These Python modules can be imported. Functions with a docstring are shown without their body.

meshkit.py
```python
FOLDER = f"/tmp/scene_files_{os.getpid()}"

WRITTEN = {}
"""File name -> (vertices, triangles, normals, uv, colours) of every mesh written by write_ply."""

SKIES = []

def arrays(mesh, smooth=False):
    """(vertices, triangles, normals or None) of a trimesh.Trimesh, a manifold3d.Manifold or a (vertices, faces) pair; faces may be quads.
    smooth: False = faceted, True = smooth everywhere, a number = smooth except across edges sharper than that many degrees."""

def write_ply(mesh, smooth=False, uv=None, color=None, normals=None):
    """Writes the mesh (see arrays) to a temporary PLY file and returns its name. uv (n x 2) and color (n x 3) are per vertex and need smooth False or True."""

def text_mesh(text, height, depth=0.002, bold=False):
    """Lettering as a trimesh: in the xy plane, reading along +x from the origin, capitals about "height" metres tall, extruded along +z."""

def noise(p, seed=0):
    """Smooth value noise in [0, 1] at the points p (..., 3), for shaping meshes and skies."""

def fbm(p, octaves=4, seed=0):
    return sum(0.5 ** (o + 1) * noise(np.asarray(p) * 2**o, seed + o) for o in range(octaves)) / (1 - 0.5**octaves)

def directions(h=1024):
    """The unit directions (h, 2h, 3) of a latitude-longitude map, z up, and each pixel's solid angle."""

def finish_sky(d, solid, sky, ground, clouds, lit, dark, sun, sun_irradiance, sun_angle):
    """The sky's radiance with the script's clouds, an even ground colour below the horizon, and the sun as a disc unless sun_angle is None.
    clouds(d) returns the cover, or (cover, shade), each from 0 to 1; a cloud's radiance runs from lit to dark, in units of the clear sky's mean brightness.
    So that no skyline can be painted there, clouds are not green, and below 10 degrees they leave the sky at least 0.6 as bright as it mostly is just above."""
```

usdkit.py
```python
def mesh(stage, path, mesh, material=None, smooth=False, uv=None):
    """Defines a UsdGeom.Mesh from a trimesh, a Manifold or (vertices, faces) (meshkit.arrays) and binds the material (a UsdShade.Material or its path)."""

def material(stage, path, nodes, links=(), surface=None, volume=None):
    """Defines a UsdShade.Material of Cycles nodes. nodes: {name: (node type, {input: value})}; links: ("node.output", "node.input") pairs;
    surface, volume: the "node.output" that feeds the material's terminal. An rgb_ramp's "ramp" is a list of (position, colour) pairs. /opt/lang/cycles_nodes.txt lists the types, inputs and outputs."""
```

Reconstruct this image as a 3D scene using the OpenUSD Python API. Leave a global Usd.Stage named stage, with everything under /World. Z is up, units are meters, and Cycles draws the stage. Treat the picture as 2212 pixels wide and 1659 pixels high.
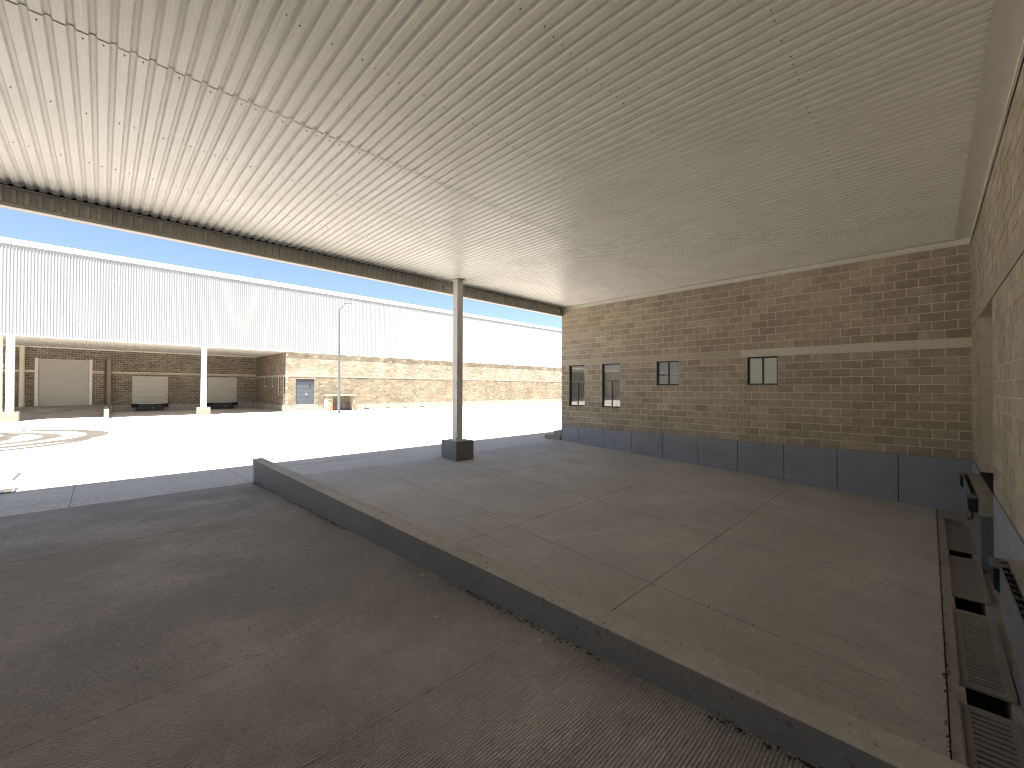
import math, random
import numpy as np, trimesh, usdkit
from meshkit import fbm, noise
from shapely.geometry import Polygon, box as sbox
from shapely.ops import unary_union
from pxr import Usd, UsdGeom, UsdLux, UsdShade, Gf, Sdf, Vt

stage = Usd.Stage.CreateInMemory()
UsdGeom.SetStageUpAxis(stage, UsdGeom.Tokens.z)
UsdGeom.SetStageMetersPerUnit(stage, 1.0)
world = UsdGeom.Xform.Define(stage, '/World'); stage.SetDefaultPrim(world.GetPrim())
UsdGeom.Scope.Define(stage, '/World/Looks')

# ------------------------------------------------------------------ camera
YAW, PITCH, ROLL, FPX = 0.7895016, 0.0105347, 0.0028384, 893.752     # focal length in pixels of a 2212 wide frame
CAM = np.array([0.0, 0.6459, 2.0573])
fw = np.array([math.cos(YAW) * math.cos(PITCH), math.sin(YAW) * math.cos(PITCH), math.sin(PITCH)])
r0 = np.array([math.sin(YAW), -math.cos(YAW), 0.0]); u0 = np.cross(r0, fw)
rt = math.cos(ROLL) * r0 + math.sin(ROLL) * u0; up = -math.sin(ROLL) * r0 + math.cos(ROLL) * u0
cam = UsdGeom.Camera.Define(stage, '/World/camera')
cam.AddTransformOp().Set(Gf.Matrix4d(*rt, 0, *up, 0, *(-fw), 0, *CAM, 1))
cam.CreateHorizontalApertureAttr(36.0); cam.CreateVerticalApertureAttr(27.0)
cam.CreateFocalLengthAttr(36.0 * FPX / 2212.0)
cam.CreateClippingRangeAttr(Gf.Vec2f(0.05, 2000))
EXPOSURE = 2.15
cam.CreateExposureAttr(EXPOSURE)

# ------------------------------------------------------------------ sky and sun
SUN = np.array([-0.30, -0.185, 1.0]); SUN /= np.linalg.norm(SUN)
sky = UsdLux.DomeLight.Define(stage, '/World/sky')
sky.GetPrim().SetCustomDataByKey('kind', 'structure')
skym = usdkit.material(stage, '/World/Looks/sky_look', {
    's': ('sky_texture', {'sky_type': 'single_scattering', 'sun_disc': False, 'sun_elevation': math.asin(SUN[2]),
                          'sun_rotation': math.atan2(SUN[0], SUN[1]), 'altitude': 300.0, 'air_density': 1.0, 'aerosol_density': 1.2, 'ozone_density': 1.0}),
    'b': ('background_shader', {'strength': 0.05})}, [('s.color', 'b.color')], surface='b.background')
UsdShade.MaterialBindingAPI.Apply(sky.GetPrim()).Bind(skym)
sun = UsdLux.DistantLight.Define(stage, '/World/sun')
zx = np.cross([0, 1, 0], SUN); zx /= np.linalg.norm(zx); zy = np.cross(SUN, zx)
sun.AddTransformOp().Set(Gf.Matrix4d(*zx, 0, *zy, 0, *SUN, 0, 0, 0, 60, 1))
sun.CreateNormalizeAttr(True); sun.CreateIntensityAttr(1.25); sun.CreateAngleAttr(0.53); sun.CreateColorAttr(Gf.Vec3f(1.0, 0.965, 0.905))

# ------------------------------------------------------------------ helpers
rng = random.Random(7); nrs = np.random.RandomState(5)
used = {}
def path_for(name, parent):
    base = parent if parent else '/World'
    k = (base, name); n = used.get(k, 0); used[k] = n + 1
    return f'{base}/{name}' + (f'_{n:03d}' if n else '')
def tag(path, label=None, cat=None, group=None, kind=None):
    p = stage.GetPrimAtPath(path)
    if cat and not kind: kind = 'thing'
    for k, v in (('label', label), ('category', cat), ('group', group), ('kind', kind)):
        if v: p.SetCustomDataByKey(k, v)
    return path
def xf(name, label=None, cat=None, group=None, kind=None, parent=None, loc=None, rotz=0.0):
    p = path_for(name, parent); x = UsdGeom.Xform.Define(stage, p)
    if loc is not None: x.AddTranslateOp().Set(Gf.Vec3d(*map(float, loc)))
    if rotz: x.AddRotateZOp().Set(float(rotz))
    return tag(p, label, cat, group, kind)
def obj(name, mesh, m, parent=None, smooth=False, tone=None, **kw):
    p = path_for(name, parent)
    um = usdkit.mesh(stage, p, mesh, m, smooth=smooth)
    if tone is not None: UsdGeom.PrimvarsAPI(um).CreatePrimvar('tone', Sdf.ValueTypeNames.FloatArray, 'vertex').Set(Vt.FloatArray.FromNumpy(np.asarray(tone, np.float32)))
    return tag(p, **kw) if kw else p
def copy_of(src, loc, rotz=0.0, **kw):
    name = src.split('/')[-1]; p = path_for(name, None)
    x = UsdGeom.Xform.Define(stage, p)
    x.GetPrim().GetReferences().AddInternalReference(src); x.GetPrim().SetInstanceable(True)
    x.ClearXformOpOrder(); x.AddTranslateOp().Set(Gf.Vec3d(*map(float, loc)))
    if rotz: x.AddRotateZOp().Set(float(rotz))
    return tag(p, **kw)
class MB:
    def __init__(s): s.v = []; s.f = []; s.n = 0
    def add(s, v, f):
        v = np.asarray(v, float); f = np.asarray(f, int)
        if f.shape[1] == 4: f = np.vstack([f[:, [0, 1, 2]], f[:, [0, 2, 3]]])
        s.v.append(v); s.f.append(f + s.n); s.n += len(v); return s
    def box(s, x0, x1, y0, y1, z0, z1): return s.add(*BOX(x0, x1, y0, y1, z0, z1))
    def cbox(s, x0, x1, y0, y1, z0, z1, c=.005): return s.add(*CBOX(x0, x1, y0, y1, z0, z1, c))
    def tm(s, t): return s.add(t.vertices, t.faces)
    def get(s): return np.vstack(s.v), np.vstack(s.f)
BF = np.array([[0, 2, 3, 1], [4, 5, 7, 6], [0, 1, 5, 4], [2, 6, 7, 3], [0, 4, 6, 2], [1, 3, 7, 5]])
BF3 = np.vstack([BF[:, [0, 1, 2]], BF[:, [0, 2, 3]]])
def BOX(x0, x1, y0, y1, z0, z1):
    return np.array([[x, y, z] for z in (z0, z1) for y in (y0, y1) for x in (x0, x1)], float), BF3
def _cf():
    v = []
    for sx in (-1, 1):
        for sy in (-1, 1):
            for sz in (-1, 1):
                for a in range(3):
                    p = [sx, sy, sz]; p[a] *= .7; v.append(p)
    v = np.array(v, float); h = trimesh.Trimesh(v, process=False).convex_hull if False else trimesh.convex.convex_hull(v)
    idx = [int(np.argmin(((v - q) ** 2).sum(1))) for q in h.vertices]
    return np.sign(v).astype(int), np.abs(v) < .9, np.array(idx)[h.faces]
CS, CI, CFACES = _cf()
def CBOX(x0, x1, y0, y1, z0, z1, c=.005):
    ctr = np.array([(x0 + x1) / 2, (y0 + y1) / 2, (z0 + z1) / 2]); h = np.abs(np.array([x1 - x0, y1 - y0, z1 - z0])) / 2
    c = min(c, h.min() * .45)
    return ctr + CS * (h - np.where(CI, c, 0)), CFACES
def cyl(p0, p1, r0_, r1_=None, n=16):
    p0, p1 = np.array(p0, float), np.array(p1, float); r1_ = r0_ if r1_ is None else r1_
    d = p1 - p0; d /= np.linalg.norm(d); a = np.cross(d, [0, 0, 1.0]) if abs(d[2]) < .9 else np.cross(d, [1.0, 0, 0]); a /= np.linalg.norm(a); b = np.cross(d, a)
    t = np.arange(n) / n * 2 * math.pi; ring = np.cos(t)[:, None] * a + np.sin(t)[:, None] * b
    v = np.vstack([p0 + ring * r0_, p1 + ring * r1_, [p0], [p1]])
    f = []
    for i in range(n):
        j = (i + 1) % n; f += [[i, j, n + j], [i, n + j, n + i], [2 * n, j, i], [2 * n + 1, n + i, n + j]]
    return v, np.array(f)
def extrude(poly, h): 
    gs = getattr(poly, 'geoms', [poly])
    return trimesh.util.concatenate([trimesh.creation.extrude_polygon(g, h, engine='earcut') for g in gs if g.area > 1e-8])
def wall_plate(axis, poly, back, thick):
    """poly in (u, z); plate between plane back and back+thick on the axis (x or y)."""
    t = extrude(poly, thick); v = np.array(t.vertices)
    if axis == 'x': w = np.c_[v[:, 2] + back, v[:, 0], v[:, 1]]; f = t.faces
    else: w = np.c_[v[:, 0], v[:, 2] + back, v[:, 1]]; f = t.faces[:, ::-1]
    return w, f

# ------------------------------------------------------------------ materials
class G:
    def __init__(s): s.n = {}; s.l = []
    def __call__(s, kind, **kw):
        name = f'n{len(s.n)}'; vals = {}
        for k, v in kw.items():
            if isinstance(v, str) and v.startswith('@'): s.l.append((v[1:], f'{name}.{k}'))
            else: vals[k] = v
        s.n[name] = (kind, vals); return lambda o: f'@{name}.{o}'
    def done(s, nm, surf): return usdkit.material(stage, f'/World/Looks/{nm}', s.n, s.l, surface=surf[1:])
def pos(g): return g('geometry')('position')
def mapped(g, vec, sc, loc=(0, 0, 0), rot=(0, 0, 0)): return g('mapping', vector=vec, scale=sc, location=loc, rotation=rot)('vector')
def nz(g, vec, scale, detail=3.0, rough=.55, dist=0.0): return g('noise_texture', vector=vec, scale=float(scale), detail=float(detail), roughness=rough, distortion=float(dist))('fac')
def mr(g, v, a, b, c, d): return g('map_range', value=v, from_min=float(a), from_max=float(b), to_min=float(c), to_max=float(d), clamp=True)('result')
def mth(g, t, a, b=0.0, c=0.0, clamp=False): return g('math', math_type=t, value1=a, value2=b, value3=c, use_clamp=clamp)('value')
def mixc(g, f, a, b, t='mix'): return g('mix', mix_type=t, fac=f, color1=a, color2=b)('color')
def grey(g, v): return g('combine_color', r=v, g=v, b=v)('color')
def sc(c, k): return tuple(min(1.0, x * k) for x in c)

def concrete(nm, col, rough=.85, grooves=None, var=.28, stain=.25, bump=.4, fine=60.0, streak=None, dirtcol=(.16, .125, .09), gdepth=.006, gdark=.35, spec=.3, patch=None):
    g = G(); p = pos(g)
    a = nz(g, p, .35, 4, .6); b = nz(g, p, 2.3, 5, .65, .4); c = nz(g, p, fine, 2)
    v = mth(g, 'multiply_add', a, .32, mth(g, 'multiply_add', b, .40, mth(g, 'multiply', c, .28)))
    k = mr(g, v, .3, .7, 1 - var, 1 + var)
    colr = mixc(g, 1.0, col, grey(g, k), 'multiply')
    st = mr(g, nz(g, p, .9, 5, .7, .8), .52, .72, 0, stain)
    colr = mixc(g, st, colr, dirtcol)
    m1 = nz(g, p, 13, 4, .75); colr = mixc(g, 1.0, colr, grey(g, mr(g, m1, .3, .7, 1 - var * .6, 1 + var * .6)), 'multiply')
    sp = mr(g, nz(g, p, 21, 2, .5), .64, .71, 0, .6); colr = mixc(g, sp, colr, sc(col, .4))
    if patch:
        pf = mr(g, nz(g, mapped(g, p, (1, 1, 1), (3.3, 8.1, 0)), patch[1], 3, .6), .45, .6, 0, patch[2]); colr = mixc(g, pf, colr, patch[0])
    if streak:
        s1 = nz(g, mapped(g, p, streak[0]), 1.0, 4, .6); colr = mixc(g, mr(g, s1, .56, .76, 0, streak[1]), colr, streak[2])
    if grooves:
        ax0 = grooves[0]; dk = nz(g, mapped(g, p, (.22, 6.0, 1) if ax0 == 'y' else (6.0, .22, 1), (2.7, 1.3, 0)), 1.0, 4, .7); colr = mixc(g, mr(g, dk, .6, .74, 0, .42 if nm != 'yard_concrete' else .15), colr, sc(col, .5))
    h = mth(g, 'multiply_add', b, .5, mth(g, 'multiply_add', c, .6, mth(g, 'multiply', nz(g, p, 16, 3, .7), .5)))
    dist = .004
    if grooves:
        ax, pitch, wob = grooves
        sx = g('separate_xyz', vector=p)
        wn = nz(g, p, 1.1, 3); wn2 = nz(g, p, 14, 2)
        ph = mth(g, 'multiply_add', sx(ax), 2 * math.pi / pitch, mth(g, 'multiply_add', wn, wob, mth(g, 'multiply', wn2, 1.6)))
        s = mth(g, 'sine', ph); s01 = mr(g, s, -.6, .9, 0, 1)
        mask = mr(g, nz(g, mapped(g, p, (1, 1, 1), (5, 2, 0)), .8, 4, .6), .36, .58, .55, 1)
        pit = mr(g, nz(g, p, 38, 3, .6), .42, .6, .3, 1)
        s01m = mth(g, 'multiply', mth(g, 'multiply', s01, mask), pit)
        h = mth(g, 'multiply_add', s01m, 1.3, h); dist = gdepth
        colr = mixc(g, mth(g, 'multiply', mr(g, s01m, 0, .8, gdark, 0), mask), colr, sc(col, .45))
    bm = g('bump', height=h, strength=bump, distance=dist)('normal')
    o = g('principled_bsdf', base_color=colr, roughness=rough, normal=bm, specular_ior_level=spec)('BSDF')
    return g.done(nm, o)

def block_mat(nm, col, alt, mortar, single=True, rng_amt=.35, smear=.35, bright=None):
    g = G(); p = pos(g)
    r = g('attribute', attribute='tone')('fac')
    base = mixc(g, r, col, alt)
    r2 = mth(g, 'fraction', mth(g, 'multiply', r, 17.31))
    base = mixc(g, 1.0, base, grey(g, mr(g, r2, 0, 1, 1 - rng_amt, 1 + rng_amt)), 'multiply')
    if bright: base = mixc(g, mr(g, mth(g, 'fraction', mth(g, 'multiply', r, 31.7)), 1 - bright[0], 1 - bright[0] + .02, 0, bright[2]), base, bright[1])
    n1 = nz(g, p, 9, 5, .7); n2 = nz(g, p, 90, 2)
    base = mixc(g, 1.0, base, grey(g, mr(g, mth(g, 'multiply_add', n1, .6, mth(g, 'multiply', n2, .4)), .3, .7, .72, 1.25)), 'multiply')
    sm = mr(g, nz(g, p, 4.5, 5, .7, .6), .55, .72, 0, smear); base = mixc(g, sm, base, mortar)
    w = mr(g, nz(g, p, .5, 3), .35, .65, .85, 1.12); base = mixc(g, 1.0, base, grey(g, w), 'multiply')
    bm = g('bump', height=mth(g, 'multiply_add', n2, .7, n1), strength=.6, distance=.004)('normal')
    o = g('principled_bsdf', base_color=base, roughness=.92, normal=bm, specular_ior_level=.2)('BSDF')
    return g.done(nm, o)

def paint(nm, col, rough=.5, spec=.5, var=.08, bump=.0, scale=3.0, metallic=0.0, dirt=0.0, dirtcol=(.2, .16, .12), wave=None, rand=0.0):
    g = G(); p = pos(g)
    a = nz(g, p, scale, 5, .65); b = nz(g, p, scale * 14, 3)
    c = mixc(g, 1.0, col, grey(g, mr(g, mth(g, 'multiply_add', a, .7, mth(g, 'multiply', b, .3)), .3, .7, 1 - var, 1 + var)), 'multiply')
    if rand: c = mixc(g, 1.0, c, grey(g, mr(g, g('object_info')('random'), 0, 1, 1 - rand, 1 + rand)), 'multiply')
    if dirt: c = mixc(g, mr(g, nz(g, mapped(g, p, (1, 1, .35)), 2.2, 5, .7), .5, .75, 0, dirt), c, dirtcol)
    kw = {}
    if bump: kw['normal'] = g('bump', height=mth(g, 'multiply_add', nz(g, p, 1.7, 2), 6.0, b) if wave else b, strength=bump, distance=.003)('normal')
    rr = mr(g, a, .3, .7, max(.03, rough - .08), min(1, rough + .08))
    o = g('principled_bsdf', base_color=c, roughness=rr, metallic=metallic, specular_ior_level=spec, **kw)('BSDF')
    return g.done(nm, o)

M = {}
M['yard'] = concrete('yard_concrete', (.60, .55, .475), var=.14, stain=.10, bump=.5, streak=((.12, 1.6, 1), .75, (.20, .165, .12)), grooves=('x', .11, 60.0), gdepth=.014, gdark=.3, dirtcol=(.33, .29, .24))
M['ramp'] = concrete('ramp_concrete', (.62, .56, .495), var=.26, stain=.30, bump=1.0, grooves=('y', .0185, 5.0), gdark=.9, gdepth=.015, dirtcol=(.15, .115, .08), streak=((.25, 1.5, 1), .10, (.33, .30, .265)), patch=((.55, .505, .45), .7, .25))
M['pit'] = concrete('dock_concrete', (.63, .585, .52), var=.22, stain=.18, bump=.9, grooves=('x', .022, 4.0), gdark=.36, gdepth=.010, dirtcol=(.42, .355, .285), patch=((.58, .54, .48), .4, .35))
M['apron'] = concrete('drain_concrete', (.34, .295, .25), var=.2, stain=.35, bump=.5)
M['kerb'] = concrete('kerb_concrete', (.44, .40, .345), var=.2, stain=.22, bump=.35, fine=35, streak=((3.2, 3.2, .5), .25, (.26, .235, .205)))
M['kerb_paint'] = concrete('kerb_grey_paint', (.16, .156, .158), var=.15, stain=.22, bump=.25, rough=.7, dirtcol=(.19, .175, .155), streak=((3, 3, .4), .3, (.16, .15, .14)))
M['band'] = concrete('lintel_concrete', (.45, .385, .295), var=.15, stain=.2, bump=.5, fine=30)
M['band_pale'] = concrete('smooth_lintel_concrete', (.64, .59, .49), var=.12, stain=.15, bump=.4, fine=30)
M['oldconc'] = concrete('old_concrete', (.33, .30, .255), var=.22, stain=.4, bump=.6, fine=35, dirtcol=(.2, .17, .13))
M['white_conc'] = concrete('pale_concrete', (.34, .315, .28), var=.16, stain=.25, bump=.5, fine=25, dirtcol=(.3, .25, .2))
M['plinth'] = concrete('plinth_grey_paint', (.28, .285, .315), var=.16, stain=.3, bump=.3, rough=.6, dirtcol=(.16, .15, .15), fine=25, spec=.4)
M['mortar'] = concrete('mortar', (.66, .57, .44), var=.14, stain=.15, bump=.6, fine=80, dirtcol=(.3, .24, .17))
M['mortar_pale'] = concrete('pale_mortar', (.48, .42, .335), var=.14, stain=.2, bump=.6, fine=80, dirtcol=(.28, .23, .17))
BC, BA, MC = (.345, .287, .215), (.405, .34, .258), (.60, .525, .42)
M['block'] = block_mat('concrete_block_single', BC, BA, MC, True, .12, .35)
M['blocks'] = block_mat('concrete_block_many', BC, BA, MC, False, .12, .35)
M['dockblock'] = block_mat('dock_block_single', (.34, .295, .228), (.39, .34, .265), (.48, .42, .33), True, .10, .55)
M['dockblocks'] = block_mat('dock_block_many', (.34, .295, .228), (.39, .34, .265), (.48, .42, .33), False, .10, .55)
M['farblock'] = block_mat('far_block_single', (.31, .265, .20), (.39, .34, .265), (.46, .40, .31), True, .16, .25, (.10, (.56, .49, .38), .8))
M['farblocks'] = block_mat('far_block_many', (.31, .265, .20), (.39, .34, .265), (.46, .40, .31), False, .16, .25, (.10, (.56, .49, .38), .8))
M['farblock_low'] = block_mat('far_low_block_single', (.25, .21, .15), (.32, .27, .198), (.42, .365, .28), True, .2, .25)
M['farblocks_low'] = block_mat('far_low_block_many', (.25, .21, .15), (.32, .27, .198), (.42, .365, .28), False, .2, .25)
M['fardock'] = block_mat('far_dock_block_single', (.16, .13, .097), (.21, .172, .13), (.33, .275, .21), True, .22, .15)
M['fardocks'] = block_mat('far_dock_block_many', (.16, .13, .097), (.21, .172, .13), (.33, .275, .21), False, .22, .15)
M['roof'] = paint('roof_sheet_paint', (.80, .775, .715), rough=.34, spec=.5, var=.035, bump=.25, scale=1.2, wave=True, dirt=.12, dirtcol=(.5, .45, .37), rand=.02)
M['flash'] = paint('flashing_paint', (.66, .635, .56), rough=.45, var=.05, dirt=.1)
M['beam'] = paint('eave_beam_paint', (.56, .53, .47), rough=.5, var=.1, dirt=.25, dirtcol=(.2, .17, .14))
M['dark'] = paint('dark_void', (.02, .02, .02), rough=.9, spec=.1)
M['screw'] = paint('screw_steel', (.05, .045, .04), rough=.6)
M['clad'] = paint('white_cladding', (.36, .366, .37), rough=.42, spec=.5, var=.04, bump=.15, scale=.8, wave=True, dirt=.08, dirtcol=(.55, .55, .52), rand=.025)
M['trim'] = paint('white_trim', (.80, .80, .79), rough=.4, var=.03)
M['white_paint'] = paint('white_steel', (.74, .75, .77), rough=.45, var=.05, dirt=.1, dirtcol=(.5, .47, .42))
M['column'] = paint('column_grey_white', (.70, .68, .63), rough=.45, var=.06, dirt=.12, dirtcol=(.35, .3, .24), bump=.1)
M['pedestal'] = paint('pedestal_grey', (.17, .165, .17), rough=.6, var=.12, dirt=.25, dirtcol=(.2, .18, .16), bump=.3)
M['pipe'] = paint('cream_pipe', (.60, .545, .44), rough=.5, var=.08, dirt=.25, dirtcol=(.4, .33, .24))
M['frame'] = paint('dark_anodised', (.022, .023, .026), rough=.4, spec=.5, var=.1)
M['frame_grey'] = paint('grey_anodised', (.085, .09, .105), rough=.4, var=.1)
M['door_grey'] = paint('grey_door', (.095, .105, .13), rough=.5, var=.1, dirt=.15, dirtcol=(.2, .2, .2))
M['door_dark'] = paint('dark_door', (.055, .06, .075), rough=.5, var=.1)
M['shutter'] = paint('beige_shutter', (.43, .405, .35), rough=.5, var=.06, dirt=.15, dirtcol=(.28, .25, .2), scale=1.2)
M['rubber'] = paint('black_rubber', (.014, .014, .015), rough=.75, spec=.3, var=.3, bump=.5)
M['black_steel'] = paint('black_steel', (.02, .02, .022), rough=.45, var=.3, dirt=.2, dirtcol=(.1, .085, .07))
M['lip'] = paint('worn_grey_steel', (.13, .135, .14), rough=.5, var=.25, dirt=.4, dirtcol=(.2, .18, .15), metallic=.3)
M['grate'] = concrete('grate_concrete', (.25, .225, .19), var=.15, stain=.2, bump=.4)
M['trench'] = concrete('trench_dark', (.09, .075, .06), var=.4, stain=.6, bump=.5, dirtcol=(.03, .025, .02))
M['lamp'] = paint('lamp_grey', (.13, .14, .15), rough=.45, var=.1)
M['lamp_glass'] = paint('lamp_lens', (.6, .62, .62), rough=.2)
M['red'] = paint('red_paint', (.36, .05, .03), rough=.5, var=.2)
M['galv'] = paint('galvanised', (.30, .31, .32), rough=.45, metallic=.5, var=.15)
M['leaf'] = paint('dry_leaf', (.045, .03, .018), rough=.85, var=.5, scale=9)
M['scrap'] = paint('pale_scrap', (.62, .58, .5), rough=.8, var=.2)
M['soil'] = concrete('joint_dirt', (.06, .05, .04), var=.4, stain=.4)
M['plate'] = paint('yard_steel_plate', (.27, .29, .34), rough=.5, var=.15, dirt=.3, dirtcol=(.4, .36, .3))
M['coverslab'] = concrete('cover_slab', (.43, .42, .40), var=.12, stain=.2, bump=.5)
M['strip_brown'] = paint('strip_brown', (.10, .07, .05), rough=.6, var=.2)
M['pier'] = concrete('pier_block', (.27, .215, .15), var=.15, stain=.2, bump=.5)
M['hill'] = concrete('hill_scrub', (.13, .12, .095), var=.4, stain=.5, fine=.4, dirtcol=(.05, .055, .025))
M['reflection_grey'] = paint('reflection_grey', (.50, .48, .45), rough=.9, var=.3, scale=1.2)  # tone of the dimmer reflection, put into an added panel
M['reflection_pale'] = paint('reflection_pale', (.68, .66, .62), rough=.9, var=.25, scale=1.2)  # lighter tone for a brighter reflection, put into an added panel
M['room'] = paint('room_wall', (.78, .75, .68), rough=.8, var=.04)
def glass():
    g = G()
    t = g('transparent_bsdf', color=(.88, .88, .865))('BSDF'); gl = g('glossy_bsdf', color=(.92, .94, .93), roughness=.015)('BSDF')
    fr = g('fresnel', IOR=1.5)('fac'); f = mr(g, fr, .04, 1.0, .085, .97)
    return g.done('window_glass', g('mix_closure', fac=f, closure1=t, closure2=gl)('closure'))
M['glass'] = glass()
def tyre():
    g = G(); p = pos(g)
    t = g('transparent_bsdf', color=(1, 1, 1))('BSDF'); d = g('principled_bsdf', base_color=(.07, .058, .045), roughness=.9)('BSDF')
    f = mth(g, 'multiply', mr(g, nz(g, p, 1.6, 4, .7), .25, .75, .70, .90), mr(g, nz(g, p, .4, 2), .3, .5, .93, 1))
    return g.done('tyre_rubber', g('mix_closure', fac=f, closure1=t, closure2=d)('closure'))
M['tyre'] = tyre()

# ------------------------------------------------------------------ block walls
def block_list(u0, u1, z0, n, openings, h=.20, L=.40, off=0.0):
    out = []
    for k in range(n):
        za, zb = z0 + k * h, z0 + (k + 1) * h
        s = u0 - L + (0 if k % 2 else L / 2) + off
        cuts = [(a, b) for a, b, c, d in openings if c < zb - .03 and d > za + .03]
        while s < u1:
            segs = [(max(s, u0), min(s + L, u1))]
            for a, b in cuts:
                nx = []
                for p, q in segs:
                    if b <= p or a >= q: nx.append((p, q))
                    else:
                        if a > p: nx.append((p, a))
                        if b < q: nx.append((b, q))
                segs = nx
            out += [(p, q, za, zb) for p, q in segs if q - p > .05]
            s += L
    return out
def build_wall(parent, axis, plane, out, u0, u1, z0, n, openings, ms, mm, near=0, view=None, gap=.011, depth=.06, cham=.005, off=0.0):
    bl = block_list(u0, u1, z0, n, openings, off=off)
    sgl = set()
    if near:
        def key(i):
            a, b, c, d = bl[i]; u = (a + b) / 2
            q = np.array([plane, u, c]) if axis == 'x' else np.array([u, plane, c])
            return np.linalg.norm(q - CAM)
        idx = [i for i in range(len(bl)) if view is None or view[0] <= (bl[i][0] + bl[i][1]) / 2 <= view[1]]
        sgl = set(sorted(idx, key=key)[:near])
    mb = MB(); tones = []
    for i, (a, b, c, d) in enumerate(bl):
        tn = rng.random()
        g1 = gap / 2 + rng.uniform(-.0035, .004); j = rng.uniform(-.002, .003)
        f = plane + out * j; bk = plane - out * depth
        lo, hi = min(f, bk), max(f, bk); dz = rng.uniform(-.003, .003)
        args = (lo, hi, a + g1, b - g1) if axis == 'x' else (a + g1, b - g1, lo, hi)
        zz = (c + gap / 2 + dz, d - gap / 2 + dz)
        if i in sgl: obj('concrete_block', CBOX(*args, *zz, cham), ms, parent, tone=np.full(24, tn)); continue
        n0 = mb.n
        if near and cham > .0045: mb.cbox(*args, *zz, cham); tones.append(np.full(24, tn))
        else: mb.box(*args, *zz); tones.append(np.full(8, tn))
    if mb.v: obj('block_courses', mb.get(), mm, parent, tone=np.concatenate(tones), kind='stuff')
def rects(u0, u1, z0, z1, openings):
    return unary_union([sbox(u0, z0, u1, z1)]).difference(unary_union([sbox(a, c, b, d) for a, b, c, d in openings])) if openings else sbox(u0, z0, u1, z1)

# ================================================================== GROUND
def yard_z(y): return 0.0 if y < 11 else -.285 * min(1.0, (y - 11) / 33.0)
obj('ground', BOX(-500, 600, -500, 600, -1.6, -1.3), M['soil'], kind='structure')
yard = xf('yard', kind='structure')
def yslab(x0, x1, y0, y1, g=.004):
    v, f = BOX(x0 + g, x1 - g, y0 + g, y1 - g, -.15, 0)
    v = v.copy(); v[:, 2] += np.array([yard_z(y) for y in v[:, 1]]); return v, f
xs = [-.38 + 2.68 * k for k in range(-5, 22)]
ys = [11.0, 17.0, 23.5, 30.5, 37.5, 44.5]
for i in range(len(xs) - 1):
    for j in range(len(ys) - 1):
        # leave pockets for the covers let into the yard
        obj('pavement_slab', yslab(xs[i], xs[i + 1], ys[j], ys[j + 1]), M['yard'], yard)
for a, b in ((-90, xs[0]), (xs[-1], 130)): obj('pavement_slab', yslab(a, b, 11, 44.5), M['yard'], yard)
mbj = MB(); v, f = BOX(-90, 130, 11.0, 44.5, -.06, -.03); v = v.copy(); v[:, 2] += np.array([yard_z(y) for y in v[:, 1]])
obj('joint_bed', (v, f), M['soil'], yard)
obj('far_dock_floor', BOX(-90, 12.6, 44.504, 55.4, -.50, -.288), M['pit'], kind='structure')
obj('far_ground', BOX(12.6, 130, 44.504, 47, -.50, -.288), M['yard'], kind='structure')

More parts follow.
